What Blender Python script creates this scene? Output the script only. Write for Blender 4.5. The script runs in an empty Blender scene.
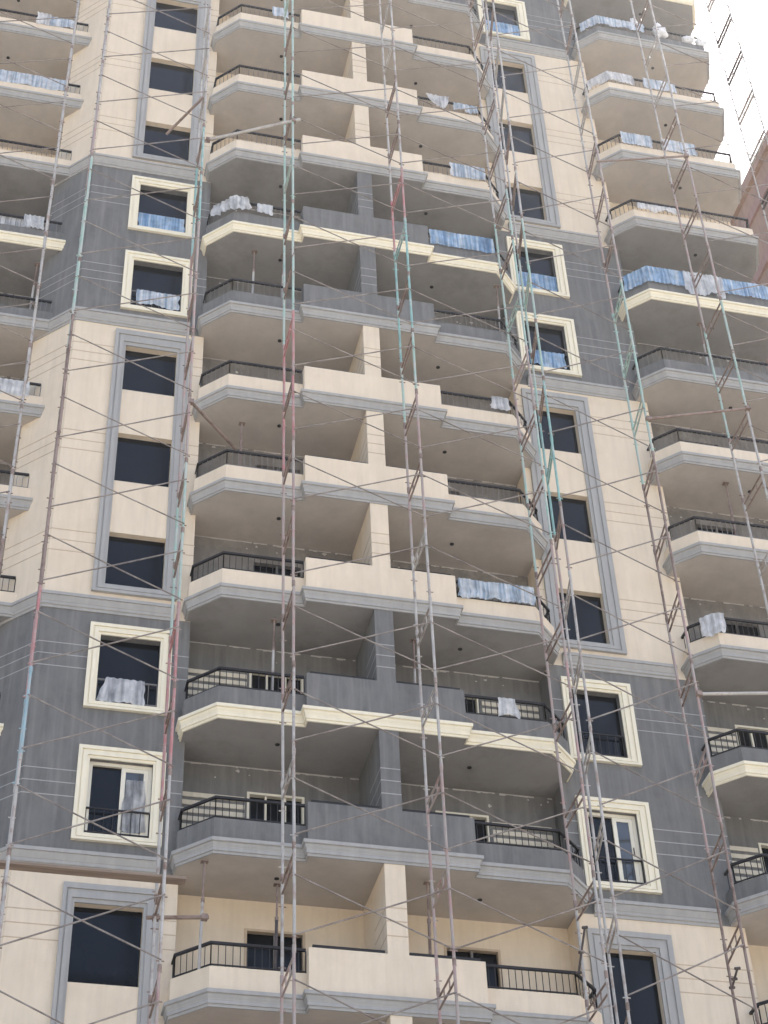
import bpy, bmesh, math, random
from mathutils import Vector, Matrix, noise
R = random.Random(7)
sc = bpy.context.scene
COL = sc.collection
GZ = 1.6                                   # camera height above the ground (ground is z = 0)

# ------------------------------------------------------------------ materials
def material(name, base, rough=0.85, var=0.10, scale=(3, 3, 0.6), bump=0.15, bscale=60.0, metallic=0.0,
             tint=None, tint_scale=0.7, tint_lo=0.5, tint_hi=0.75, spec=0.3, dirt=None, dirt_amt=0.0):
    m = bpy.data.materials.new(name); m.use_nodes = True
    nt = m.node_tree; N = nt.nodes; L = nt.links
    b = N['Principled BSDF']
    b.inputs['Roughness'].default_value = rough
    b.inputs['Metallic'].default_value = metallic
    b.inputs['Specular IOR Level'].default_value = spec
    tc = N.new('ShaderNodeTexCoord')
    mp = N.new('ShaderNodeMapping'); mp.inputs['Scale'].default_value = scale
    L.new(tc.outputs['Object'], mp.inputs['Vector'])
    n1 = N.new('ShaderNodeTexNoise'); n1.inputs['Scale'].default_value = 1.6; n1.inputs['Detail'].default_value = 6
    n1.inputs['Roughness'].default_value = 0.65
    L.new(mp.outputs[0], n1.inputs['Vector'])
    cr = N.new('ShaderNodeValToRGB')
    cr.color_ramp.elements[0].position = 0.3; cr.color_ramp.elements[1].position = 0.7
    cr.color_ramp.elements[0].color = tuple(c * (1 - var) for c in base) + (1,)
    cr.color_ramp.elements[1].color = tuple(min(1, c * (1 + var)) for c in base) + (1,)
    L.new(n1.outputs['Fac'], cr.inputs['Fac'])
    out = cr.outputs['Color']
    if tint:
        n2 = N.new('ShaderNodeTexNoise'); n2.inputs['Scale'].default_value = tint_scale; n2.inputs['Detail'].default_value = 7
        n2.inputs['Roughness'].default_value = 0.7
        L.new(tc.outputs['Object'], n2.inputs['Vector'])
        r2 = N.new('ShaderNodeValToRGB'); r2.color_ramp.elements[0].position = tint_lo; r2.color_ramp.elements[1].position = tint_hi
        L.new(n2.outputs['Fac'], r2.inputs['Fac'])
        mx = N.new('ShaderNodeMix'); mx.data_type = 'RGBA'
        L.new(r2.outputs['Color'], mx.inputs[0]); L.new(out, mx.inputs[6]); mx.inputs[7].default_value = tuple(tint) + (1,)
        out = mx.outputs[2]
    if dirt:
        mp3 = N.new('ShaderNodeMapping'); mp3.inputs['Scale'].default_value = (9, 9, 0.35)
        L.new(tc.outputs['Object'], mp3.inputs['Vector'])
        n3 = N.new('ShaderNodeTexNoise'); n3.inputs['Scale'].default_value = 1.0; n3.inputs['Detail'].default_value = 5
        L.new(mp3.outputs[0], n3.inputs['Vector'])
        r3 = N.new('ShaderNodeMapRange'); r3.inputs[1].default_value = 0.5; r3.inputs[2].default_value = 0.8
        r3.inputs[3].default_value = 0; r3.inputs[4].default_value = dirt_amt
        L.new(n3.outputs['Fac'], r3.inputs[0])
        mx = N.new('ShaderNodeMix'); mx.data_type = 'RGBA'
        L.new(r3.outputs[0], mx.inputs[0]); L.new(out, mx.inputs[6]); mx.inputs[7].default_value = tuple(dirt) + (1,)
        out = mx.outputs[2]
    L.new(out, b.inputs['Base Color'])
    if bump:
        n4 = N.new('ShaderNodeTexNoise'); n4.inputs['Scale'].default_value = bscale; n4.inputs['Detail'].default_value = 3
        L.new(tc.outputs['Object'], n4.inputs['Vector'])
        bp = N.new('ShaderNodeBump'); bp.inputs['Strength'].default_value = bump; bp.inputs['Distance'].default_value = 0.02
        L.new(n4.outputs['Fac'], bp.inputs['Height']); L.new(bp.outputs[0], b.inputs['Normal'])
    return m

BEIGE = material('beige_plaster', (0.665, 0.570, 0.445), var=0.06, dirt=(0.42, 0.34, 0.25), dirt_amt=0.2, tint=(0.60, 0.505, 0.385), tint_scale=1.1, tint_lo=.45, tint_hi=.8)
GREY = material('dark_grey_plaster', (0.146, 0.145, 0.142), var=0.2, dirt=(0.30, 0.295, 0.28), dirt_amt=0.34, tint=(0.172, 0.169, 0.162), tint_scale=1.7, tint_lo=.45, tint_hi=.75)
GTRIM = material('grey_trim', (0.335, 0.332, 0.322), var=0.07, bump=0.05, dirt=(0.45, 0.43, 0.40), dirt_amt=0.25)
CTRIM = material('cream_trim', (0.74, 0.685, 0.54), var=0.04, bump=0.05, dirt=(0.5, 0.42, 0.3), dirt_amt=0.15)
GROOVE_PALE = material('pale_groove', (0.33, 0.33, 0.32), var=0.1)
GROOVE_TAN = material('tan_groove', (0.47, 0.375, 0.275), var=0.1)
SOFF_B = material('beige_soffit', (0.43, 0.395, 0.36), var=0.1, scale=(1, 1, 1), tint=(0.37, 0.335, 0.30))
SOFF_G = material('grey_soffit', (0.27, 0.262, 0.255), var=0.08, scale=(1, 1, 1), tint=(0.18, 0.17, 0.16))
CEMENT = material('raw_cement_plaster', (0.175, 0.165, 0.155), var=0.2, tint=(0.27, 0.26, 0.245), tint_scale=1.6)
PATCH = material('white_gypsum_patch', (0.42, 0.41, 0.39), var=0.1)
BLACK = material('black_rail_paint', (0.022, 0.020, 0.020), rough=0.5, var=0.3, bump=0)
BARGREY = material('grey_bar_paint', (0.16, 0.155, 0.15), rough=0.6, var=0.2, bump=0)
WHITEFR = material('cream_window_frame', (0.70, 0.66, 0.55), rough=0.5, var=0.03, bump=0)
STRIPE = material('pale_stone_strip', (0.62, 0.57, 0.47), var=0.12)
PLANK = material('old_plank_wood', (0.24, 0.185, 0.145), var=0.25, scale=(0.6, 8, 8))
SAND = material('sandy_ground', (0.40, 0.37, 0.325), var=0.15, scale=(.2, .2, .2), tint=(0.33, 0.305, 0.275), tint_scale=0.05)
ROAD = material('asphalt_road', (0.07, 0.068, 0.066), var=0.2, scale=(.5, .5, .5))
BROWN = material('brown_brick_plaster', (0.20, 0.135, 0.105), var=0.15, tint=(0.16, 0.11, 0.09), tint_scale=0.5)
BROWNB = material('brown_band', (0.19, 0.12, 0.105), var=0.15)
DARKHOLE = material('dark_socket', (0.02, 0.02, 0.02), var=0.1, bump=0)
ROOFM = material('roof_cement', (0.4, 0.38, 0.35), var=0.1)

def glass(name, base, rough, spec):
    m = bpy.data.materials.new(name); m.use_nodes = True
    nt = m.node_tree; b = nt.nodes['Principled BSDF']
    b.inputs['Roughness'].default_value = rough; b.inputs['Specular IOR Level'].default_value = spec
    tc = nt.nodes.new('ShaderNodeTexCoord'); n = nt.nodes.new('ShaderNodeTexNoise'); n.inputs['Scale'].default_value = 1.3
    n.inputs['Detail'].default_value = 5
    nt.links.new(tc.outputs['Object'], n.inputs['Vector'])
    cr = nt.nodes.new('ShaderNodeValToRGB')
    cr.color_ramp.elements[0].color = tuple(c * .7 for c in base) + (1,); cr.color_ramp.elements[1].color = tuple(c * 1.35 for c in base) + (1,)
    nt.links.new(n.outputs['Fac'], cr.inputs['Fac']); nt.links.new(cr.outputs[0], b.inputs['Base Color'])
    return m
DARKPANE = glass('room_shade_and_door_glass', (0.006, 0.007, 0.009), 0.16, 0.27)  # near-black colour paints the darkness of open window holes; also door glass
PANEGLASS = glass('sash_glass', (0.05, 0.055, 0.06), 0.06, 0.9)

def film(name, c1, c2, c3, sc_=(15, 15, .55), clear=(.03, .42)):
    m = bpy.data.materials.new(name); m.use_nodes = True
    nt = m.node_tree; N = nt.nodes; L = nt.links; b = N['Principled BSDF']
    b.inputs['Roughness'].default_value = 0.38
    tc = N.new('ShaderNodeTexCoord'); mp = N.new('ShaderNodeMapping'); mp.inputs['Scale'].default_value = sc_
    L.new(tc.outputs['Object'], mp.inputs['Vector'])
    n = N.new('ShaderNodeTexNoise'); n.inputs['Scale'].default_value = 1.0; n.inputs['Detail'].default_value = 7; n.inputs['Distortion'].default_value = 0.15
    L.new(mp.outputs[0], n.inputs['Vector'])
    cr = N.new('ShaderNodeValToRGB'); e = cr.color_ramp.elements
    e[0].position = 0.36; e[1].position = 0.66; e[0].color = c1 + (1,); e[1].color = c3 + (1,)
    k = e.new(0.5); k.color = c2 + (1,)
    L.new(n.outputs['Fac'], cr.inputs['Fac']); L.new(cr.outputs[0], b.inputs['Base Color'])
    tr = N.new('ShaderNodeBsdfTranslucent'); L.new(cr.outputs[0], tr.inputs['Color'])
    mx = N.new('ShaderNodeMixShader'); mx.inputs[0].default_value = 0.3
    L.new(b.outputs[0], mx.inputs[1]); L.new(tr.outputs[0], mx.inputs[2])
    tp = N.new('ShaderNodeBsdfTransparent'); m2 = N.new('ShaderNodeMixShader')
    n2 = N.new('ShaderNodeTexNoise'); n2.inputs['Scale'].default_value = 4.0; n2.inputs['Detail'].default_value = 4
    L.new(tc.outputs['Object'], n2.inputs['Vector'])
    r2 = N.new('ShaderNodeMapRange'); r2.inputs[1].default_value = .35; r2.inputs[2].default_value = .7; r2.inputs[3].default_value = clear[0]; r2.inputs[4].default_value = clear[1]
    L.new(n2.outputs['Fac'], r2.inputs[0]); L.new(r2.outputs[0], m2.inputs[0])
    L.new(mx.outputs[0], m2.inputs[1]); L.new(tp.outputs[0], m2.inputs[2]); L.new(m2.outputs[0], N['Material Output'].inputs['Surface'])
    return m
FILM_BLUE = film('blue_plastic_film', (0.16, 0.30, 0.50), (0.33, 0.51, 0.73), (0.66, 0.77, 0.87))
FILM_PALE = film('pale_blue_plastic_film', (0.30, 0.40, 0.52), (0.60, 0.68, 0.76), (0.84, 0.86, 0.88))
FILM_WHITE = film('white_plastic_sheet', (0.46, 0.47, 0.49), (0.72, 0.73, 0.74), (0.88, 0.88, 0.87), (10, 10, .9))
FILM_GREY = film('greyish_plastic_sheet', (0.2, 0.2, 0.2), (0.38, 0.38, 0.38), (0.62, 0.62, 0.61), (9, 9, 1.5))

def steel(name, c, c2, lo=0.5, hi=0.62):
    return material(name, c, rough=0.55, var=0.18, scale=(2, 2, 1.2), bump=0.0, tint=c2, tint_scale=3.0, tint_lo=lo, tint_hi=hi, spec=0.4)
GALV = steel('galvanised_steel', (0.37, 0.355, 0.335), (0.27, 0.22, 0.19))
RUST = steel('rusty_steel', (0.22, 0.165, 0.14), (0.13, 0.085, 0.065))
PINK = steel('faded_red_paint', (0.33, 0.215, 0.20), (0.31, 0.275, 0.25), .38, .55)
RED = steel('red_paint', (0.36, 0.15, 0.15), (0.34, 0.26, 0.24), .42, .62)
GREEN = steel('faded_green_paint', (0.27, 0.40, 0.35), (0.38, 0.39, 0.36), .42, .62)
TEAL = steel('teal_paint', (0.19, 0.34, 0.32), (0.36, 0.40, 0.38))
BLUE = steel('blue_grey_paint', (0.25, 0.36, 0.40), (0.33, 0.32, 0.31))
BRACE = steel('brown_brace_steel', (0.15, 0.125, 0.112), (0.29, 0.26, 0.235), .4, .65)
DARKST = steel('dark_steel', (0.06, 0.05, 0.05), (0.12, 0.09, 0.08))

# ------------------------------------------------------------------ mesh builder
class MB:
    def __init__(s): s.v = []; s.f = []; s.m = []; s.mats = []; s.smooth = False
    def mi(s, mat):
        if mat not in s.mats: s.mats.append(mat)
        return s.mats.index(mat)
    def poly(s, pts, mat):
        k = len(s.v); s.v += [tuple(p) for p in pts]; s.f.append(tuple(range(k, k + len(pts)))); s.m.append(s.mi(mat))
    def box(s, x0, x1, y0, y1, z0, z1, mat):
        k = len(s.v); i = s.mi(mat)
        s.v += [(x0,y0,z0),(x1,y0,z0),(x1,y1,z0),(x0,y1,z0),(x0,y0,z1),(x1,y0,z1),(x1,y1,z1),(x0,y1,z1)]
        for q in ((3,2,1,0),(4,5,6,7),(0,1,5,4),(1,2,6,5),(2,3,7,6),(3,0,4,7)):
            s.f.append(tuple(k + a for a in q)); s.m.append(i)
    def prism(s, xy, z0, z1, mat):
        n = len(xy); k = len(s.v); i = s.mi(mat)
        s.v += [(x, y, z0) for x, y in xy] + [(x, y, z1) for x, y in xy]
        s.f.append(tuple(k + j for j in reversed(range(n)))); s.m.append(i)
        s.f.append(tuple(k + n + j for j in range(n))); s.m.append(i)
        for j in range(n):
            a, b = j, (j + 1) % n
            s.f.append((k + a, k + b, k + n + b, k + n + a)); s.m.append(i)
    def sweep(s, path, prof, mat):
        """closed profile [(outward, z)] along an XY polyline; outward is to the right-hand side of travel (-Y when going +X)"""
        n = len(path); P = len(prof); k = len(s.v); i = s.mi(mat)
        for j, (x, y) in enumerate(path):
            ns = []
            if j > 0:
                dx, dy = x - path[j-1][0], y - path[j-1][1]; l = math.hypot(dx, dy); ns.append((dy / l, -dx / l))
            if j < n - 1:
                dx, dy = path[j+1][0] - x, path[j+1][1] - y; l = math.hypot(dx, dy); ns.append((dy / l, -dx / l))
            if len(ns) == 2:
                mx, my = ns[0][0] + ns[1][0], ns[0][1] + ns[1][1]; q = mx * ns[0][0] + my * ns[0][1]
                nx, ny = mx / q, my / q
            else: nx, ny = ns[0]
            for o, z in prof: s.v.append((x + nx * o, y + ny * o, z))
        for j in range(n - 1):
            for a in range(P):
                b = (a + 1) % P
                s.f.append((k + j*P + a, k + j*P + b, k + (j+1)*P + b, k + (j+1)*P + a)); s.m.append(i)
        s.f.append(tuple(k + a for a in reversed(range(P)))); s.m.append(i)
        s.f.append(tuple(k + (n-1)*P + a for a in range(P))); s.m.append(i)
    def tube(s, p, q, r, mat, n=8, caps=True):
        p, q = Vector(p), Vector(q); d = (q - p).normalized()
        u = d.orthogonal().normalized(); w = d.cross(u); k = len(s.v); i = s.mi(mat)
        for c in (p, q):
            for a in range(n):
                t = 2 * math.pi * a / n
                s.v.append(tuple(c + u * (r * math.cos(t)) + w * (r * math.sin(t))))
        for a in range(n):
            b = (a + 1) % n
            s.f.append((k + a, k + b, k + n + b, k + n + a)); s.m.append(i)
        if caps:
            s.f.append(tuple(k + a for a in reversed(range(n)))); s.m.append(i)
            s.f.append(tuple(k + n + a for a in range(n))); s.m.append(i)
    def build(s, name, parent=None, smooth=False):
        me = bpy.data.meshes.new(name); me.from_pydata(s.v, [], s.f)
        for m in s.mats: me.materials.append(m)
        me.polygons.foreach_set('material_index', s.m)
        bm = bmesh.new(); bm.from_mesh(me); bmesh.ops.recalc_face_normals(bm, faces=bm.faces); bm.to_mesh(me); bm.free()
        if smooth:
            for p in me.polygons: p.use_smooth = True
        o = bpy.data.objects.new(name, me); COL.objects.link(o)
        if parent:
            o.parent = parent
            if parent.parent is None: o.location = -Vector(parent.location)
        return o

def thing(name, label, cat, loc, group=None):
    o = bpy.data.objects.new(name, None); COL.objects.link(o); o.empty_display_size = .3
    o.location = loc; o['label'] = label; o['category'] = cat
    if group: o['group'] = group
    return o
def tag(o, label, cat, group=None):
    o['label'] = label; o['category'] = cat
    if group: o['group'] = group
    return o

# ------------------------------------------------------------------ levels
DZ = {0:-.021,1:.016,2:-.016,3:-.013,4:-.030,5:-.059,6:.016,7:.112,8:.099,9:.033,10:-.033,11:-.103}
def Z(k): return 48.350 - 3.0 * k + DZ.get(k, -.02 if k < 0 else -.10) + GZ
GREYF = {-1, 0, 4, 5, 9, 10}
CREAM_MOULD = {-1, 4, 9}
KMIN, KMAX = -1, 12
def wallm(k): return GREY if k in GREYF else BEIGE
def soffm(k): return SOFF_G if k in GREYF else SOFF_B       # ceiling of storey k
def mould(k): return CTRIM if k in CREAM_MOULD else GTRIM

MPROF = [(.0,-.31),(.012,-.31),(.012,-.255),(.035,-.255),(.035,-.215),(.028,-.20),(.038,-.165),(.058,-.125),(.062,-.105),(.062,-.085),(.100,-.075),(.100,-.005),(-.02,.012),(-.02,-.31)]
CPROF = [(.0,-.36),(.025,-.36),(.025,-.30),(.055,-.285),(.055,-.23),(.07,-.21),(.11,-.11),(.11,-.085),(.135,-.085),(.135,-.01),(.0,.02),(-.02,.02),(-.02,-.36)]
def shift(prof, z): return [(o, zz + z) for o, zz in prof]

tower = thing('apartment_tower', 'tall beige and dark grey apartment tower with stacked balconies, wrapped in scaffolding', 'building', (7.6, 1.5, 0))

# ------------------------------------------------------------------ wall of the window bays
YW = 1.25                                 # front face of both window bays
LO, RO = (1.87, 3.10), (12.06, 13.12)     # beige openings
LOG, ROG = (1.88, 3.12), (12.05, 13.15)   # grey-storey openings
def opening(k, side):
    if k in GREYF: x = LOG if side == 'L' else ROG; return x[0], x[1], Z(k) + .45, Z(k) + 2.14
    x = LO if side == 'L' else RO
    if k >= 11: return x[0] - .04, x[1], Z(k) + .44, Z(k) + 2.03
    return x[0], x[1], Z(k) + .435, Z(k) + 1.92

def band_list():
    out = []; cur = None
    for k in range(KMIN, KMAX + 1):
        g = k in GREYF
        if cur is None or cur[0] != g: cur = [g, []]; out.append(cur)
        cur[1].append(k)
    return out

def grooves(mb, path, k, mat, rels=(1.82, 1.53, 1.23)):
    for r_ in rels:
        z = Z(k) + r_
        mb.sweep(path, [(.004, z - .011), (.004, z + .011), (-.004, z + .011), (-.004, z - .011)], mat)

for g, ks in band_list():
    wm = GREY if g else BEIGE; gm = GROOVE_PALE if g else GROOVE_TAN
    ztop = Z(ks[0] - 1) - .31 if ks[0] > KMIN else Z(ks[0]) + 3.4
    zbot = Z(ks[-1]) - .31
    for side in 'LR':
        mb = MB()
        xa, xb = (0.634, 3.72) if side == 'L' else (11.60, 15.12)
        # chamfered return of the left bay, solid 0.25 m thick
        if side == 'L':
            mb.prism([(0.634, YW), (-0.30, YW + .934), (-0.30, YW + 2.3), (-.05, YW + 2.3), (-.05, YW + 1.05), (0.70, YW + .30), (0.80, YW + .25)], zbot, ztop, wm)
        z = ztop
        for k in ks:
            x0, x1, z0, z1 = opening(k, side)
            zl = Z(k) - .31
            mb.box(xa + (.001 if side == 'L' else 0), x0, YW, YW + .25, zl, z, wm)
            mb.box(x1, xb, YW, YW + .25, zl, z, wm)
            mb.box(x0, x1, YW + .0005, YW + .25, z1, z, wm)
            mb.box(x0, x1, YW + .0005, YW + .25, zl, z0, wm)
            if k in GREYF: fl, fr = (1.65, 3.36) if side == 'L' else (11.84, 13.43)
            else: fl, fr = (1.60, 3.40) if side == 'L' else (11.74, 13.48)
            if side == 'L':
                grooves(mb, [(-0.30, YW + .934), (0.634, YW), (fl, YW)], k, gm)
                grooves(mb, [(fr, YW), (3.72, YW)], k, gm)
            else:
                grooves(mb, [(11.60, YW), (fl, YW)], k, gm)
                grooves(mb, [(fr, YW), (15.12, YW)], k, gm)
            z = zl
        # deep return towards the balconies
        if side == 'L': mb.box(3.47, 3.719, YW + .25, 1.92, zbot, ztop, wm)
        else:
            mb.box(11.601, 11.85, YW + .25, 1.92, zbot, ztop, wm); mb.box(14.87, 15.119, YW + .25, 1.92, zbot, ztop, wm)
        o = mb.build('wall', tower)
        o['label'] = ('dark grey' if g else 'beige') + ' plastered wall of the window bay with three horizontal grooves'
    if ks[-1] < KMAX or True:
        kb = ks[-1]
        if kb != KMAX:
            for side in 'LR':
                mb = MB()
                pth = [(-0.30, YW + .934), (0.634, YW), (3.36, YW)] if side == 'L' else [(11.95, YW), (14.60, YW)]
                mb.sweep(pth, shift(CPROF, Z(kb)), GTRIM)
                o = mb.build('cornice', tower)

# window surrounds
def ring(mb, x0, x1, z0, z1, w, y0, y1, mat):
    mb.box(x0, x0 + w, y0, y1, z0, z1, mat); mb.box(x1 - w, x1, y0, y1, z0, z1, mat)
    mb.box(x0 + w, x1 - w, y0, y1, z1 - w, z1, mat); mb.box(x0 + w, x1 - w, y0, y1, z0, z0 + w, mat)
def surround(mb, x0, x1, z0, z1, ix0, ix1, iz0, iz1, mat):
    """moulded frame from the outer to the inner rectangle, three steps"""
    e = 0.001
    def lerp(t): return (x0+(ix0-x0)*t, x1+(ix1-x1)*t, z0+(iz0-z0)*t, z1+(iz1-z1)*t)
    steps = [(0, .30, .075), (.30, .42, .045), (.42, .78, .062), (.78, 1.0, .03)]
    for a, b, h in steps:
        o, i = lerp(a), lerp(b); y0, y1 = YW - h, YW + .004
        mb.box(o[0], i[0], y0, y1, o[2], o[3], mat); mb.box(i[1], o[1], y0, y1, o[2], o[3], mat)
        mb.box(i[0], i[1], y0, y1, i[3], o[3], mat); mb.box(i[0], i[1], y0, y1, o[2], i[2], mat)

for g, ks in band_list():
    for side in 'LR':
        if g:
            continue
        fl, fr = (1.60, 3.40) if side == 'L' else (11.74, 13.48)
        x0, x1, _, _ = opening(ks[0], side)
        mb = MB()
        zb = Z(ks[-1]) + .19 if ks[-1] < KMAX else Z(ks[-1]) - .28
        surround(mb, fl, fr, zb, Z(ks[0]) + 2.41, x0, x1, (Z(ks[-1]) + .435) if ks[-1] < KMAX else zb + .2, opening(ks[0], side)[3], GTRIM)
        o = mb.build('window_surround', tower)

def rails(mb, pts, zlow, ztop, top_w=.05, bar=.013, step=.13, topm=BLACK, barm=BLACK, low=True, toph=.05):
    """straight-segment balustrade along an XY polyline"""
    mb.sweep(pts, [(top_w/2, ztop - toph), (top_w/2, ztop), (-top_w/2, ztop), (-top_w/2, ztop - toph)], topm)
    if low: mb.sweep(pts, [(.012, zlow + .05), (.012, zlow + .075), (-.012, zlow + .075), (-.012, zlow + .05)], barm)
    for (xa, ya), (xb, yb) in zip(pts, pts[1:]):
        l = math.hypot(xb - xa, yb - ya); n = max(1, round(l / step))
        for j in range(n + 1):
            t = j / n; x, y = xa + (xb - xa) * t, ya + (yb - ya) * t
            w = bar * (1.6 if j in (0, n) else 1)
            mb.box(x - w/2, x + w/2, y - w/2, y + w/2, zlow - .02, ztop - toph + .002, barm)

for k in range(KMIN, KMAX + 1):
    for side in 'LR':
        if side == 'L' and k < 0: continue
        x0, x1, z0, z1 = opening(k, side)
        mb = MB()
        mb.box(x0 + .0, x1, YW + .15, YW + .20, z0, z1, DARKPANE)  # flat dark pane stands for the unlit room behind the opening
        w = mb.build('window', tower)
        if k in GREYF:
            fl, fr = (1.65, 3.36) if side == 'L' else (11.84, 13.43)
            m2 = MB(); surround(m2, fl, fr, Z(k) + .275, Z(k) + 2.41, x0, x1, z0, z1, CTRIM)
            s = m2.build('surround', w); s['label'] = 'cream moulded window surround'
            m3 = MB()
            blk = k == 10 or (side == 'R')
            rails(m3, [(x0 + .01, YW + .06), (x1 - .01, YW + .06)], z0 + .02, z0 + .62, .03, .013, .17,
                  BLACK if blk else BARGREY, BLACK if blk else BARGREY, toph=.03)
            m3.build('railing', w)
        if k == 10:
            m4 = MB(); yf = YW + .088
            ring(m4, x0 + .002, x1 - .002, z0 + .002, z1 - .002, .07, yf, yf + .06, WHITEFR)
            m4.build('window_frame', w)
            xm = (x0 + x1) / 2 + (.08 if side == 'L' else .10)
            m5 = MB(); ring(m5, xm - .06, x1 - .075, z0 + .075, z1 - .075, .085, yf + .01, yf + .05, WHITEFR)
            m5.box(xm + .026, x1 - .161, yf + .025, yf + .035, z0 + .161, z1 - .161, PANEGLASS)
            m5.box(x1 - .135, x1 - .115, yf - .012, yf + .009, z0 + .72, z0 + .92, DARKST)
            m5.build('sash', w)

# ------------------------------------------------------------------ balconies
def ladder_light(mb, x, y, z):
    mb.tube((x, y, z - .012), (x, y, z + .02), .05, DARKHOLE, 10)

def chain(parts): return parts
CLP = [(3.62, 1.30), (3.62, .91), (4.225, .305), (5.972, .305)]
CMP = [(5.972, .305), (5.972, .092), (9.262, .092), (9.262, .305)]
CRP = [(9.262, .305), (11.10, .305), (11.72, .925), (11.72, 1.30)]
RBP = [(14.84, 1.30), (14.84, .835), (15.34, .335), (18.86, .335), (19.22, 1.20)]
LBP = [(-6.0, 1.79), (.30, 1.79)]
def wall_sweep(mb, path, zlo, zhi, mat, t=.13):
    mb.sweep(path, [(0, zlo), (0, zhi), (-t, zhi), (-t, zlo)], mat)
def inset(path, d):
    return [tuple(p) for p in off(path, -d)]
def off(path, o):
    mb = MB(); mb.sweep(path, [(o, 0), (o, 1), (o - 1e-4, 1)], BEIGE)
    return [(mb.v[3*j][0], mb.v[3*j][1]) for j in range(len(path))]
def bend_end(path):  # shorten the last segment of the rail a little
    return path

for k in range(KMIN, KMAX + 1):
    z = Z(k); wm = wallm(k); tm = mould(k); prev_soff = soffm(k + 1)
    zt_lo, zt_hi = z + .47, z + .88
    # ---------- centre
    b = MB()
    wall_sweep(b, CLP, z - .295, zt_lo, wm); wall_sweep(b, CMP, z - .29, zt_hi, wm); wall_sweep(b, CRP, z - .295, zt_lo + .001, wm)
    bal = b.build('balcony', tower)
    bal['label'] = ('dark grey' if k in GREYF else 'beige') + ' centre balcony with angled ends and a taller middle parapet'
    s = MB()
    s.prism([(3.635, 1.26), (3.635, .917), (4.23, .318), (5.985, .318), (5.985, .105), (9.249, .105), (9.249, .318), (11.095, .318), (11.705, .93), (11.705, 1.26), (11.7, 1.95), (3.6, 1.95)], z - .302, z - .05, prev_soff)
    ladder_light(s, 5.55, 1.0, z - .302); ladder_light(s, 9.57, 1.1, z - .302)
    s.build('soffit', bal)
    m = MB()
    m.sweep(CLP, shift(MPROF, z), tm); m.sweep(CRP, shift(MPROF, z), tm)
    m.sweep(CMP, shift([(o + .002, zz + (.004 if zz > -.1 else -.006)) for o, zz in MPROF], z), tm)
    m.build('moulding', bal)
    barm = BLACK if k >= 8 else BARGREY
    for pth, zl, zh in ((off(CLP, -.065), zt_lo, z + .985), (off(CRP, -.065), zt_lo, z + .985)):
        r = MB(); rails(r, pth, zl, zh, barm=barm); r.build('railing', bal)
    if k not in (5, 4, 3):
        for xa, xb in ((6.06, 7.40), (7.86, 9.2)):
            r = MB(); rails(r, [(xa, .20), (xb, .20)], zt_hi, z + .985, barm=barm, low=False); r.build('railing', bal)
    # ---------- right balcony
    b = MB(); wall_sweep(b, RBP, z - .295, z + .41, wm); rb = b.build('balcony', tower)
    rb['label'] = ('dark grey' if k in GREYF else 'beige') + ' right hand balcony with angled ends'
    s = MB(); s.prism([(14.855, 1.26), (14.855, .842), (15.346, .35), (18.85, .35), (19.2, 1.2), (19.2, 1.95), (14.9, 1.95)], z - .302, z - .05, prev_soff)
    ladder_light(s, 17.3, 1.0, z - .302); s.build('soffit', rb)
    m = MB(); m.sweep(RBP, shift(MPROF, z), tm); m.build('moulding', rb)
    r = MB(); rails(r, off(RBP, -.065), z + .41, z + .915, barm=barm); r.build('railing', rb)
    # ---------- left balcony
    if k >= 0:
        b = MB(); wall_sweep(b, LBP, z - .295, z + .36, wm); lb = b.build('balcony', tower)
        lb['label'] = ('dark grey' if k in GREYF else 'beige') + ' left hand balcony ending at the angled wall'
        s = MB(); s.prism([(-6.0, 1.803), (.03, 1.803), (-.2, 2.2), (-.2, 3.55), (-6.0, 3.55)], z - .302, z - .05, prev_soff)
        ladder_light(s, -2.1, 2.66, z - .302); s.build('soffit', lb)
        m = MB(); m.sweep([(-6.0, 1.79), (.16, 1.79)], shift(MPROF, z), tm); m.build('moulding', lb)
        r = MB(); rails(r, [(-5.9, 1.86), (.02, 1.86)], z + .36, z + .84, barm=barm); r.build('railing', lb)

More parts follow.
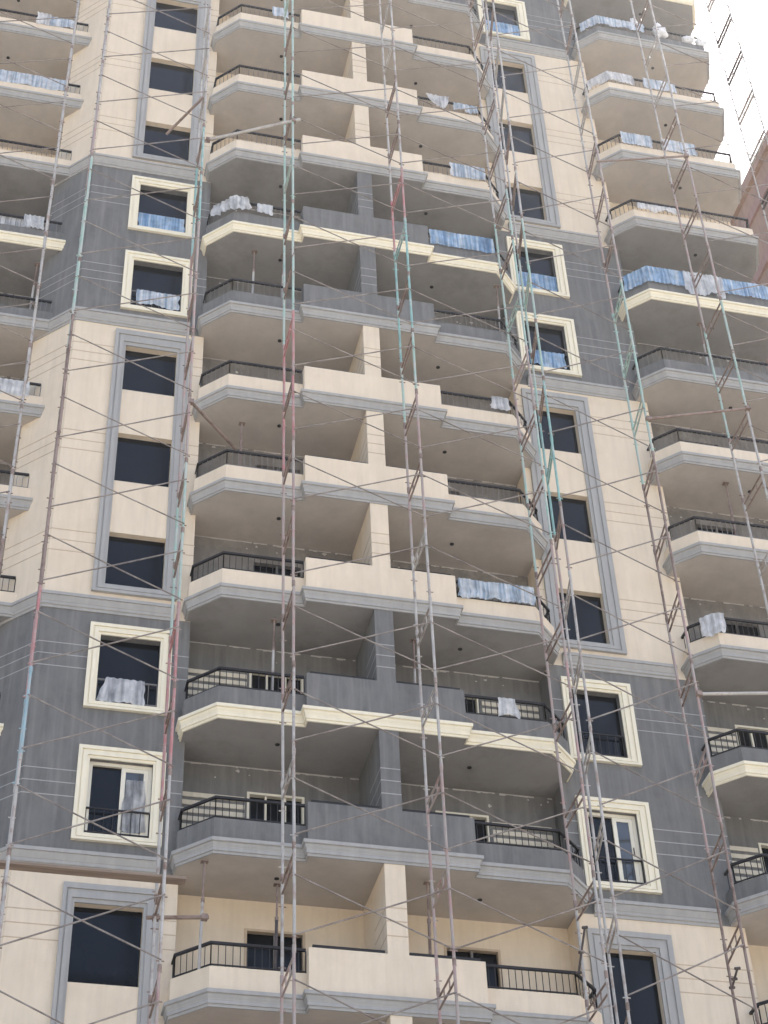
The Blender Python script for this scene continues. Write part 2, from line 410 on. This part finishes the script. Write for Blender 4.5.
# back walls, partition, doors
for k in range(KMIN, KMAX + 1):
    zl, zh = Z(k) - .05, Z(k - 1) - .30
    wm = wallm(k) if (k in GREYF or k >= 11 or k < 4) else CEMENT
    gm = GROOVE_PALE if k in GREYF else GROOVE_TAN
    def back(xs, y, doors, left=None):
        mb = MB(); x = xs[0]; dt = Z(k) + 2.17
        for a, c in doors:
            mb.box(x, a, y, y + .2, zl, zh, wm); mb.box(a, c, y, y + .2, dt, zh, wm); x = c
        mb.box(x, xs[1], y, y + .2, zl, zh, wm)
        # ragged line of gypsum where the wall meets the soffit, with a few blots below it
        if k != 11:
            rr = random.Random(k * 7 + int(xs[0])); xx = xs[0] + .03
            while xx < xs[1] - .12:
                l = rr.uniform(.03, .16); h = max(.004, rr.gauss(.010, .009))
                if rr.random() < .82: mb.box(xx, min(xx + l, xs[1] - .02), y - .004, y + .01, zh - .03 - h, zh - .012, PATCH)
                if rr.random() < .07:
                    q = rr.uniform(.04, .35); w_ = rr.uniform(.015, .05); cx_, cz_ = xx, zh - .05 - q; nn = 9
                    mb.poly([(cx_ + w_ * rr.uniform(.5, 1.4) * math.cos(2*math.pi*i/nn), y - .005, cz_ + w_ * rr.uniform(.4, 1.2) * math.sin(2*math.pi*i/nn)) for i in range(nn)], PATCH)
                xx += l
        if k in (9, 10):
            for a, c in left or []:
                zz = Z(k) + .25
                while zz < Z(k) + 1.98:
                    mb.box(a, c, y - .02, y + .01, zz, zz + .105, STRIPE); zz += .185
        mb.build('back_wall', tower)
        for a, c in doors:
            d = MB(); d.box(a + .001, c - .001, y + .12, y + .16, zl, dt - .001, DARKPANE); dd = d.build('door', tower)
            f = MB(); ring(f, a + .002, c - .002, zl + .01, dt - .002, .05, y - .012, y + .10, WHITEFR if k in (9, 10) else (CEMENT if k < 11 else GROOVE_TAN))
            mid = (a + c) / 2
            for q in ((-.2, .2) if k in (9, 10) else (0,)):
                f.box(mid + q - .02, mid + q + .02, y + .03, y + .09, zl + .06, dt - .052, WHITEFR if k in (9, 10) else BARGREY)
            f.build('frame', dd)
    back((3.70, 11.62), 1.90, [(5.10, 6.28), (9.02, 10.16)], [(3.80, 5.05), (10.22, 11.5)])
    back((15.10, 19.2), 1.90, [(16.12, 17.3)], [(15.3, 16.08)])
    if k >= 0: back((-6.0, -.05), 3.50, [(-3.6, -2.4)], [(-2.3, -.4)])
    # partition between the two flats
    mb = MB(); mb.box(7.43, 7.83, .098, 1.90, Z(k) + .60, zh, wallm(k))
    for r_ in (1.83, 1.55, 1.25):
        zz = Z(k) + r_
        mb.sweep([(7.43, 1.0), (7.43, .098), (7.83, .098)], [(.004, zz - .011), (.004, zz + .011), (-.004, zz + .011), (-.004, zz - .011)], gm)
    mb.build('partition_wall', tower)

# plinth below the frame; unseen block and slab added to stop light leaks
zlow = Z(KMAX) - .32
mb = MB()
mb.box(-6.0, 3.3, 3.72, 14, zlow, Z(KMIN) + 3.4, BEIGE); mb.box(3.31, 19.1, 2.12, 14, zlow, Z(KMIN) + 3.4, BEIGE)
mb.build('light_blocking_core', tower)
mb = MB(); mb.prism([(-6, 1.85), (0, 1.85), (.62, 1.3), (3.3, 1.3), (4.3, .4), (11.0, .4), (12, 1.3), (14.5, 1.3), (15.4, .4), (18.8, .4), (19.2, 1.2), (19.2, 14), (-6, 14)], 0, zlow, BEIGE)
mb.build('base_storeys', tower)
mb = MB(); mb.prism([(-6, 1.85), (0, 1.85), (.62, 1.2), (3.3, 1.2), (4.3, .3), (11.0, .3), (12, 1.2), (14.5, 1.2), (15.4, .3), (18.8, .3), (19.4, 1.2), (19.4, 14), (-6, 14)], Z(KMIN) + 3.4, Z(KMIN) + 3.7, BEIGE)
mb.build('light_blocking_roof', tower)  # unseen slab added to keep sun out of the gap behind the walls

# ------------------------------------------------------------------ plastic sheets on rails and windows
def sheet(label, path, ztop, zbot, mat, seed, amp=.03, ragged=.06, n=46, group=None, name='plastic_sheet', cat='plastic sheet', top_sag=.02, flare=(0, 0)):
    rr = random.Random(seed); segs = []; tot = 0
    for a, c in zip(path, path[1:]):
        l = math.hypot(c[0]-a[0], c[1]-a[1]); segs.append((tot, l, a, c)); tot += l
    cols = max(8, int(tot / .035)); rows = 12; verts = []; faces = []
    ph = rr.uniform(0, 50)
    for i in range(cols + 1):
        d = tot * i / cols
        for t0, l, a, c in segs:
            if d <= t0 + l + 1e-6: break
        t = (d - t0) / l; x, y = a[0]+(c[0]-a[0])*t, a[1]+(c[1]-a[1])*t
        nx, ny = (c[1]-a[1])/l, -(c[0]-a[0])/l
        zt = ztop + top_sag * noise.noise((d * 2.5, ph, 0)); zb_ = zbot + ragged * noise.noise((d * 3.1, ph, 9)) * 1.6
        for j in range(rows + 1):
            u = j / rows; zz = zt + (zb_ - zt) * u
            o = amp * (.8 * noise.noise((d * 7, ph + u * .35, 3)) + .35 * noise.noise((d * 19, ph, u * .8)) + .45 * math.sin(d * 48 + 2.0 * noise.noise((d * 2, ph, u * .5)))) * (.5 + .5 * u) + .016 + amp * .7
            w_ = d / tot; sx = .03 * noise.noise((d * 4, u * 3, ph)) * u + .05 * noise.noise((w_ * .7, u * 2.5, ph + 5)) + u * (flare[0] * (1 - w_) + flare[1] * w_)
            verts.append((x + nx * o + sx * (c[0]-a[0])/l, y + ny * o, zz))
    for i in range(cols):
        for j in range(rows):
            q = i * (rows + 1) + j
            faces.append((q, q + 1, q + rows + 2, q + rows + 1))
    me = bpy.data.meshes.new(name); me.from_pydata(verts, [], faces); me.materials.append(mat)
    for p in me.polygons: p.use_smooth = True
    o = bpy.data.objects.new(name, me); COL.objects.link(o)
    return tag(o, label, cat, group or 'plastic sheets hung on rails and windows')
YR_ = .30
yw = YW + .035
sheet('blue film across the upper cream framed left window of the upper grey band', [(1.90, yw), (3.10, yw)], Z(4)+1.03, Z(4)+.47, FILM_BLUE, 1, .015, .03)
sheet('crumpled pale sheet over the lower cream framed left window of the upper grey band', [(2.02, yw), (3.07, yw)], Z(5)+1.07, Z(5)+.56, FILM_PALE, 2, .03, .10)
sheet('white plastic drape on the rail of a cream framed left window, lower grey band', [(2.06, yw), (2.84, yw)], Z(9)+1.06, Z(9)+.47, FILM_WHITE, 3, .06, .05, flare=(-.16, .0))
sheet('torn white plastic over the sliding sash of the lowest cream framed left window', [(2.62, YW+.098), (2.98, YW+.098)], Z(10)+1.78, Z(10)+.62, FILM_GREY, 4, .012, .22, flare=(-.06, .05))
sheet('blue film in the topmost cream framed window of the right bay', [(12.07, yw), (13.13, yw)], Z(0)+1.08, Z(0)+.47, FILM_BLUE, 5, .02, .04)
sheet('bright blue film in the upper cream framed right window beside the green scaffold pole', [(12.08, yw), (13.13, yw)], Z(4)+1.10, Z(4)+.50, FILM_BLUE, 6, .015, .03)
sheet('wrinkled blue film in the lower cream framed right window of the upper grey band', [(12.10, yw), (13.05, yw)], Z(5)+1.06, Z(5)+.47, FILM_BLUE, 7, .035, .09)
sheet('white sheet bunched on the angled rail of the upper grey centre balcony', [(3.78, .72), (4.24, .27), (4.55, .27)], Z(4)+1.0, Z(4)+.50, FILM_WHITE, 8, .08, .16, flare=(-.12, .1))
sheet('narrow white sheet left of the green pole, upper grey centre balcony rail', [(4.80, .27), (5.20, .27)], Z(4)+.86, Z(4)+.46, FILM_WHITE, 9, .04, .05)
sheet('pale greenish sheet on the highest centre balcony rail beside the green pole', [(5.12, .27), (5.60, .27)], Z(1)+.97, Z(1)+.5, FILM_PALE, 10, .03, .06)
sheet('long bright blue film wrapped round the right rail of the upper grey centre balcony', [(9.36, .27), (11.08, .27)], Z(4)+.97, Z(4)+.40, FILM_BLUE, 11, .025, .03)
sheet('white sheet in folds on the right rail of the second highest beige centre balcony', [(9.55, .27), (10.25, .27)], Z(2)+1.0, Z(2)+.50, FILM_WHITE, 12, .06, .12, flare=(.18, -.1))
sheet('low pale sheet at the far right rail end of the second highest beige centre balcony', [(10.35, .27), (11.08, .27)], Z(2)+.80, Z(2)+.45, FILM_PALE, 13, .05, .08)
sheet('pale blue film on the centre balcony rail just above the upper grey band', [(10.08, .27), (11.08, .27)], Z(3)+.97, Z(3)+.42, FILM_PALE, 14, .025, .05)
sheet('small white sheet at the centre balcony rail end below the upper grey band', [(10.55, .27), (11.0, .27)], Z(6)+.92, Z(6)+.5, FILM_WHITE, 15, .04, .05)
sheet('white and blue sheets along the right rail of the lowest middle beige centre balcony', [(9.36, .27), (11.08, .27)], Z(8)+.95, Z(8)+.46, FILM_PALE, 16, .04, .05)
sheet('white rag hung behind the bars of the upper dark grey centre balcony at right', [(10.05, .36), (10.42, .36)], Z(9)+.97, Z(9)+.45, FILM_WHITE, 17, .04, .14, flare=(.0, .12))
sheet('whitish film on the rail of the highest grey right hand balcony', [(14.95, .69), (15.345, .295), (16.9, .30)], Z(0)+.88, Z(0)+.45, FILM_PALE, 18, .03, .06)
sheet('clear white film on the left end rail of the right balcony second from the top', [(14.87, .77), (15.345, .295), (16.15, .30)], Z(1)+.86, Z(1)+.40, FILM_WHITE, 19, .03, .06)
sheet('pale blue film in the middle of the second highest right balcony rail', [(16.45, .30), (17.5, .30)], Z(1)+.86, Z(1)+.36, FILM_PALE, 20, .03, .05)
sheet('pale blue film on the rail of the third highest right balcony, left half', [(15.36, .30), (16.3, .30)], Z(2)+.90, Z(2)+.36, FILM_PALE, 21, .03, .05)
sheet('light blue film on the third highest right balcony rail near the double scaffold rungs', [(16.6, .30), (17.65, .30)], Z(2)+.90, Z(2)+.36, FILM_PALE, 22, .03, .05)
sheet('white scraps of sheet along the beige right balcony rail above the blue wrapped one', [(15.45, .30), (16.6, .30)], Z(3)+.66, Z(3)+.38, FILM_WHITE, 23, .03, .10)
sheet('vivid blue film wrapped round the angled left rail of the cream edged right balcony', [(14.86, .78), (15.345, .295), (16.62, .295)], Z(4)+.94, Z(4)+.33, FILM_BLUE, 24, .03, .03)
sheet('torn clear plastic hanging below the rail between the two blue films, right balcony', [(16.35, .275), (17.45, .275)], Z(4)+.92, Z(4)+.12, FILM_WHITE, 25, .07, .22)
sheet('vivid blue film on the right part of the cream edged right balcony rail', [(17.4, .295), (18.86, .295)], Z(4)+.92, Z(4)+.34, FILM_BLUE, 26, .03, .03)
sheet('white plastic wrapped round the rail corner of the lowest beige right balcony', [(15.08, .55), (15.35, .28), (15.5, .28)], Z(8)+.90, Z(8)+.38, FILM_WHITE, 27, .06, .10)
sheet('white sheet over the rail of the highest left balcony', [(-1.45, 1.81), (-1.05, 1.81)], Z(1)+.88, Z(1)+.32, FILM_WHITE, 28, .05, .08)
sheet('bluish film on the highest left balcony rail near the angled wall', [(-1.05, 1.81), (-.35, 1.81)], Z(1)+.80, Z(1)+.36, FILM_PALE, 29, .03, .06)
sheet('long blue film along the second highest left balcony rail', [(-4.5, 1.81), (-.35, 1.81)], Z(2)+.86, Z(2)+.34, FILM_PALE, 30, .03, .05)
sheet('white film stretched behind the bars of the cream edged left balcony', [(-5.0, 1.93), (-.75, 1.93)], Z(4)+.82, Z(4)+.3, FILM_WHITE, 31, .012, .03)
sheet('crumpled white plastic on the right end of the cream edged left balcony rail', [(-.95, 1.81), (-.42, 1.81)], Z(4)+.84, Z(4)+.36, FILM_WHITE, 32, .06, .06)
sheet('white film on the rail of the first beige left balcony below the grey band', [(-3.2, 1.81), (-.25, 1.81)], Z(6)+.78, Z(6)+.32, FILM_WHITE, 33, .035, .06)
def bundle(label, c, r, seed):
    bm = bmesh.new(); bmesh.ops.create_icosphere(bm, subdivisions=4, radius=1)
    for v in bm.verts:
        d = 1 + .38 * noise.noise(v.co * 1.6 + Vector((seed, 0, 0))) + .16 * noise.noise(v.co * 5 + Vector((0, seed, 0)))
        v.co = Vector((v.co.x * r[0], v.co.y * r[1], v.co.z * r[2])) * d + Vector(c)
    me = bpy.data.meshes.new('plastic_bundle'); bm.to_mesh(me); bm.free(); me.materials.append(FILM_BUN)
    for p in me.polygons: p.use_smooth = True
    o = bpy.data.objects.new('plastic_bundle', me); COL.objects.link(o); tag(o, label, 'plastic bundle', 'white bundles on the top right balcony rail')
FILM_BUN = film('white_bundle_plastic', (0.66, 0.66, 0.66), (0.78, 0.78, 0.78), (0.86, 0.86, 0.86), (3, 3, 3), (0, 0))
bundle('large white plastic bundle on the top right balcony rail beside the scaffold rung', (17.45, .36, Z(0)+.78), (.25, .16, .33), 3)
bundle('small white bundle at the middle of the top right balcony rail', (16.62, .36, Z(0)+.98), (.13, .10, .24), 8)
bundle('flat white bundle near the far end of the top right balcony rail', (18.38, .36, Z(0)+.60), (.2, .12, .15), 14)
bundle('round white bundle at the far right end of the top right balcony rail', (18.80, .37, Z(0)+.62), (.17, .12, .18), 21)

# ------------------------------------------------------------------ scaffolding
FY, BY = -1.40, -.30
def frame_mesh(col, colr, thin=1.0, rr_=.021, seed=0, h=2.0, xf=0, xb=0, yf=FY, yb=BY):
    rr = random.Random(seed); mb = MB()
    j = lambda: rr.uniform(-.006, .006)
    f0, f1 = (xf + j(), yf + j(), 0), (xf + j(), yf + j(), h); b0, b1 = (xb + j(), yb + j(), 0), (xb + j(), yb + j(), h)
    mb.tube(f0, f1, .030 * thin, col); mb.tube(b0, b1, .030 * thin, col)
    for zz in (h - .12, h - .34):
        mb.tube((xf, yf, zz), (xb, yb, zz), rr_, colr, 6)
    for t in (.33, .67):
        mb.tube((xf + (xb-xf)*t, yf + (yb-yf)*t, h - .12), (xf + (xb-xf)*t, yf + (yb-yf)*t, h - .34), .014 * thin, colr, 6)
    for (x, y) in ((xf, yf), (xb, yb)):
        mb.tube((x, y, h - .07), (x, y, h + .07), .037 * thin, colr, 8)
        mb.tube((x - .07, y - .01, h - .60), (x + .07, y - .01, h - .60), .013, colr, 5); mb.tube((x - .07, y - .01, h - 1.80), (x + .07, y - .01, h - 1.80), .013, colr, 5)
    return mb
def scaffold(label, X, pin, pitch, colours, brace_to=None, xb=None, yf=FY, yb=BY, thin=1.0, zmax=52.5, skip=(), brace_y=None, brace_pin=None, rung=.021):
    """pin = height of one upper brace pin; brace_to = X of the next scaffold"""
    xb = X if xb is None else xb
    top = pin + GZ + .60
    n0 = math.floor((top - 13.2) / pitch); zb = top - n0 * pitch
    root = thing('scaffold_tower', label, 'scaffold', (X, (yf + yb) / 2, 0), 'scaffold towers in front of the facade')
    mb = MB()
    mb.tube((X, yf, 0), (X, yf, zb - pitch), .030 * thin, GALV); mb.tube((xb, yb, 0), (xb, yb, zb - pitch), .030 * thin, GALV)
    zz = 2.0
    while zz < zb - pitch: mb.tube((X, yf, zz), (xb, yb, zz), .021, RUST, 6); zz += pitch
    mb.build('lower_standards', root)
    z0 = zb - pitch; i = 0; cl = colours
    while z0 < zmax:
        mid = z0 + pitch / 2 - GZ
        c = GALV
        for lo, hi, cc in cl:
            if lo <= mid < hi: c = cc
        fm = frame_mesh(c, (DARKST if rung > .03 else RUST) if R.random() < .6 else c, thin, rung, i + int(X * 100), pitch, X, xb, yf, yb)
        fm.v = [(x, y, z + z0) for x, y, z in fm.v]
        f = fm.build('frame', root, smooth=False)
        if brace_to is not None and i not in skip:
            t0 = z0 + pitch
            yy = (brace_y or (yf, FY))
            for za, zb_ in ((t0 - .60, t0 - 1.80), (t0 - 1.80, t0 - .60)):
                if R.random() < .02: continue
                m = MB(); o = -.045 if za > zb_ else -.075
                s = R.uniform(-.02, .02)
                pa, pb = Vector((X, yy[0] + o, za + s)), Vector((brace_to, yy[1] + o, zb_ + R.uniform(-.02, .02) + (brace_pin or 0)))
                mid_ = (pa + pb) / 2 - Vector((0, 0, .007))
                m.tube(pa, mid_, .0150, BRACE, 6); m.tube(mid_, pb, .0150, BRACE, 6)
                m.build('cross_brace', root)
        z0 += pitch; i += 1
    return root
scaffold('scaffold poles in front of the left hand balconies, out of line with the angled wall', -.33, 27.58, 1.93, [(0, 24, RUST), (24, 60, GALV)], None, yf=-.36, yb=.75)
scaffold('leftmost scaffold pole row beyond the left hand balconies', -3.1, 27.58, 1.93, [], -.33, yf=-.36, yb=.75, brace_y=(-.36, -.36))
scaffold('scaffold tower at the angled corner of the left window bay, blue grey at its foot', .50, 27.58, 1.93,
         [(0, 18.5, GALV), (18.5, 21, BLUE), (21, 23.3, RED), (23.3, 31, RUST), (31, 35.5, GREEN), (35.5, 37.5, PINK), (37.5, 60, GALV)], 3.17, xb=.50, yb=-.36)
scaffold('scaffold tower right of the left windows, red below and green above', 3.15, 27.58, 1.93,
         [(0, 14.5, PINK), (14.5, 17.6, GALV), (17.6, 23, RED), (23, 26.2, GREEN), (26.2, 29.5, PINK), (29.5, 31, GALV), (31, 34.2, PINK), (34.2, 38, TEAL), (38, 60, GALV)], None)
scaffold('scaffold tower before the angled end of the centre balconies, bright green in its upper half', 5.41, 16.65, 2.0125,
         [(0, 15, PINK), (15, 21, GALV), (21, 23, PINK), (23, 27, PINK), (27, 30.7, RED), (30.7, 60, GREEN)], 8.2)
scaffold('scaffold tower before the middle parapets right of the partition walls', 8.22, 16.65, 2.0125,
         [(0, 18.5, PINK), (18.5, 24, GALV), (24, 26, GALV), (26, 29.5, PINK), (29.5, 31.8, GREEN), (31.8, 34.5, TEAL), (34.5, 37.6, RED), (37.6, 60, GALV)], 10.95)
scaffold('scaffold tower at the right end of the centre balconies, left one of the close pair', 10.98, 16.65, 2.0125,
         [(0, 17.5, GALV), (17.5, 22.5, PINK), (22.5, 24.5, PINK), (24.5, 29.5, GREEN), (29.5, 31.5, PINK), (31.5, 36.5, GREEN), (36.5, 60, GALV)], None)
scaffold('scaffold tower over the left edge of the right windows, right one of the close pair', 11.30, 16.02, 1.965,
         [(0, 24, GALV), (24, 26, PINK), (26, 31, TEAL), (31, 36, GREEN), (36, 60, GALV)], 13.66, xb=11.52)
scaffold('scaffold tower between the right windows and the right hand balconies', 13.70, 16.02, 1.965,
         [(0, 18, RUST), (18, 24, PINK), (24, 29, RUST), (29, 33.5, GREEN), (33.5, 40, PINK), (40, 60, GALV)], None, xb=13.86)
scaffold('scaffold tower across the middle of the right hand balconies, pink and teal', 16.32, 16.02, 1.965,
         [(0, 30, GALV), (30, 35, GREEN), (35, 40, PINK), (40, 60, GALV)], 18.95)
scaffold('farthest scaffold tower at the right corner, standing out against the white sky', 18.95, 16.02, 1.965, [], None, thin=.7, rung=.036)

def pole(name, label, p, q, r, mat, cat='pole', clamps=(), group=None):
    mb = MB(); p = Vector(p) + Vector((0, 0, GZ)); q = Vector(q) + Vector((0, 0, GZ)); mb.tube(p, q, r, mat, 10)
    for t in clamps:
        c = p.lerp(q, t); mb.box(c.x - .055, c.x + .055, c.y - .055, c.y + .055, c.z - .05, c.z + .05, RUST)
    return tag(mb.build(name), label, cat, group)
G = 'loose scaffold tubes'
pole('scaffold_tube', 'long pale tube lashed between the two towers before the third highest centre balcony', (3.20, -.72, 38.09), (5.60, -1.47, 38.68), .045, GALV, 'tube', (.93, .06), G)
pole('scaffold_tube', 'reddish tube slanting from the red pole down to the second beige centre balcony rail', (3.16, -1.45, 27.97), (4.43, .24, 28.37), .035, RUST, 'tube', (.02,), G)
pole('scaffold_tube', 'horizontal tube before the right balcony just under the upper grey band', (13.67, -1.45, 29.47), (16.4, -1.45, 30.37), .032, RUST, 'tube', (.02, .97), G)
pole('scaffold_tube', 'horizontal tube before the third highest right balcony', (13.62, -1.45, 39.11), (16.34, -1.45, 40.09), .03, RUST, 'tube', (.98,), G)
pole('scaffold_tube', 'pale horizontal tube before the right balcony of the upper dark grey storey', (13.69, -1.45, 21.65), (16.4, -1.45, 22.05), .036, GALV, 'tube', (.01,), G)
pole('scaffold_tube', 'short dark tube slanting across the third highest left window', (2.32, -.32, 38.67), (3.1, -1.38, 39.04), .035, RUST, 'tube', (), G)
pole('scaffold_tube', 'short horizontal tube clamped to the upright prop at the lowest centre balcony', (3.0, -.27, 16.23), (4.1, -.27, 16.34), .036, RUST, 'tube', (.93, .15), G)
PG = 'steel props standing in the balconies'
def prop(label, x, y, z0, z1, mat=GALV, r=.03):
    mb = MB(); z0 += GZ; z1 += GZ
    mb.tube((x, y, z0), (x + .03, y, z0 + (z1 - z0) * .72), r, mat, 10); mb.tube((x + .03, y, z0 + (z1 - z0) * .70), (x + .04, y, z1), r * .7, RUST, 10)
    mb.box(x - .03, x + .11, y - .06, y + .06, z1, z1 + .015, RUST); mb.tube((x + .03, y, z0 + (z1-z0)*.69), (x + .03, y, z0 + (z1-z0)*.72), r * 1.25, RUST, 10)
    tag(mb.build('steel_prop'), label, 'prop', PG)
prop('tall steel prop at the angled corner of the lowest centre balcony', 4.06, .52, 15.2, 17.93)
prop('dark steel prop behind the pole pair at the lowest centre balcony', 5.44, .55, 15.2, 17.6, DARKST)
prop('rusty steel prop right of the partition wall at the lowest centre balcony', 8.32, .5, 15.2, 17.9, RUST)
prop('pale steel prop in the lower light grey centre balcony, standing free of the poles', 4.79, .7, 33.3, 35.8)
prop('steel prop close to the green pole in the lower light grey centre balcony', 5.52, .6, 33.3, 35.7)
prop('short steel prop with flat head in the second beige centre balcony below the grey band', 4.56, .55, 27.5, 29.5, RUST)
prop('steel prop in the left hand balcony of the lower light grey storey', -.5, 2.2, 33.2, 35.8)
prop('steel prop in the cream edged right balcony above the torn plastic', 16.8, .8, 33.3, 35.85)
prop('steel prop in the second beige right balcony under the grey band', 16.54, .8, 27.5, 30.0, RUST)
prop('steel prop at the right end of the lower light grey centre balcony', 11.13, .62, 33.3, 35.85)
prop('pale steel prop right of the partition wall in the upper dark grey centre balcony', 8.35, .6, 21.4, 23.8)
prop('steel prop behind the pole pair in the upper dark grey centre balcony', 5.35, .6, 21.4, 23.9)
# plank
mb = MB(); mb.box(.30, 3.62, -.68, -.46, 16.82 + GZ, 16.87 + GZ, PLANK); 
tag(mb.build('scaffold_plank'), 'brown wooden scaffold plank laid under the lowest left cornice', 'plank')
def bracket(label, p, q):
    mb = MB(); p = Vector(p) + Vector((0, 0, GZ)); q = Vector(q) + Vector((0, 0, GZ)); mb.tube(p, q, .022, DARKST, 8)
    for c in (p, q, p.lerp(q, .45)): mb.tube(c - Vector((.05, 0, .01)), c + Vector((.05, 0, .01)), .03, DARKST, 8)
    tag(mb.build('tube_coupler'), label, 'coupler', 'black tube couplers')
bracket('black coupler sticking up over the curved rail end of the lowest centre balcony', (10.93, -.2, 15.9), (11.0, -.6, 16.61))
bracket('short black coupler on the pole at the lower right beside the beige wall', (13.79, -.45, 15.72), (13.72, -.95, 15.84))

# ------------------------------------------------------------------ neighbour, ground
nb = thing('neighbour_building', 'reddish brown building behind the tower at the right edge of the photo', 'building', (33, 6, 0))
mb = MB(); mb.box(28, 40, -2, 20.6, 0, 60.9 + GZ, BROWN); mb.build('wall', nb)
mb = MB()
for i in range(21):
    zz = 61.7 + GZ - 1.9 - i * 3.0
    mb.box(27.9, 40.05, -2.05, 20.65, zz - .55, zz, BROWNB)
mb.build('floor_bands', nb)
mb = MB(); mb.box(27.82, 40.2, -2.2, 20.75, 60.9 + GZ + .002, 61.5 + GZ, BROWN); mb.build('parapet', nb)

def ground(name, x0, x1, y0, y1, z, mat):
    mb = MB(); mb.poly([(x0, y0, z), (x1, y0, z), (x1, y1, z), (x0, y1, z)], mat); o = mb.build(name); o['kind'] = 'structure'; return o
ground('ground', -900, 900, -900, 900, 0, SAND)
ground('road', -300, 300, -27, -19, .004, ROAD)
mb = MB(); mb.box(-300, 300, -18.99, -16.5, -.1, .13, ROOFM); o = mb.build('pavement'); o['kind'] = 'structure'

# thin city haze
mb = MB(); mb.box(-60, 75, -60, 60, -1, 72, ROOFM); hz = mb.build('haze'); hz['kind'] = 'stuff'
hm = bpy.data.materials.new('haze_air'); hm.use_nodes = True; hn = hm.node_tree; hn.nodes.remove(hn.nodes['Principled BSDF'])
pv = hn.nodes.new('ShaderNodeVolumePrincipled'); pv.inputs['Color'].default_value = (.93, .96, 1, 1); pv.inputs['Density'].default_value = .00028; pv.inputs['Anisotropy'].default_value = .72
hn.links.new(pv.outputs[0], hn.nodes['Material Output'].inputs['Volume'])
hz.data.materials.clear(); hz.data.materials.append(hm)
# ------------------------------------------------------------------ camera, light, sky
cam = bpy.data.cameras.new('camera'); co = bpy.data.objects.new('camera', cam); COL.objects.link(co); sc.camera = co
yaw, pitch, roll = 0.26176, 0.73307, -0.046296
cy, sy, cp, sp = math.cos(yaw), math.sin(yaw), math.cos(pitch), math.sin(pitch)
rt = Vector((cy, -sy, 0)); fw = Vector((sy * cp, cy * cp, sp)); up = rt.cross(fw)
r2 = rt * math.cos(roll) + up * math.sin(roll); u2 = -rt * math.sin(roll) + up * math.cos(roll)
M = Matrix((r2, u2, -fw)).transposed().to_4x4(); M.translation = Vector((0, -28.7948, GZ)); co.matrix_world = M
cam.sensor_fit = 'VERTICAL'; cam.sensor_height = 24; cam.lens = 24 * 1823.92 / 1024; cam.clip_end = 3000; cam.clip_start = .1

SUN_EL, SUN_AZ = math.radians(58), math.radians(68)        # azimuth from +Y towards +X : behind the tower, to the right
sd = Vector((math.sin(SUN_AZ) * math.cos(SUN_EL), math.cos(SUN_AZ) * math.cos(SUN_EL), math.sin(SUN_EL)))
sl = bpy.data.lights.new('sun', 'SUN'); sl.energy = 4.0; sl.angle = math.radians(.5); sl.color = (1, .955, .88)
so = bpy.data.objects.new('sun', sl); COL.objects.link(so); so.rotation_euler = sd.to_track_quat('Z', 'Y').to_euler(); so.location = (0, 0, 90)
w = bpy.data.worlds.new('World'); sc.world = w; w.use_nodes = True
nt = w.node_tree; bg = nt.nodes['Background']
sky = nt.nodes.new('ShaderNodeTexSky'); sky.sky_type = 'NISHITA'; sky.sun_disc = False
sky.sun_elevation = SUN_EL; sky.sun_rotation = SUN_AZ; sky.air_density = 1.0; sky.dust_density = 4.0; sky.ozone_density = 1.0
nt.links.new(sky.outputs[0], bg.inputs['Color']); bg.inputs['Strength'].default_value = .15
vs = sc.view_settings; vs.view_transform = 'Standard'; vs.look = 'None'; vs.exposure = 1.5; vs.gamma = 1.0; vs.use_curve_mapping = False
sc.cycles.max_bounces = 8; sc.cycles.diffuse_bounces = 5; sc.cycles.glossy_bounces = 3; sc.cycles.use_denoising = True
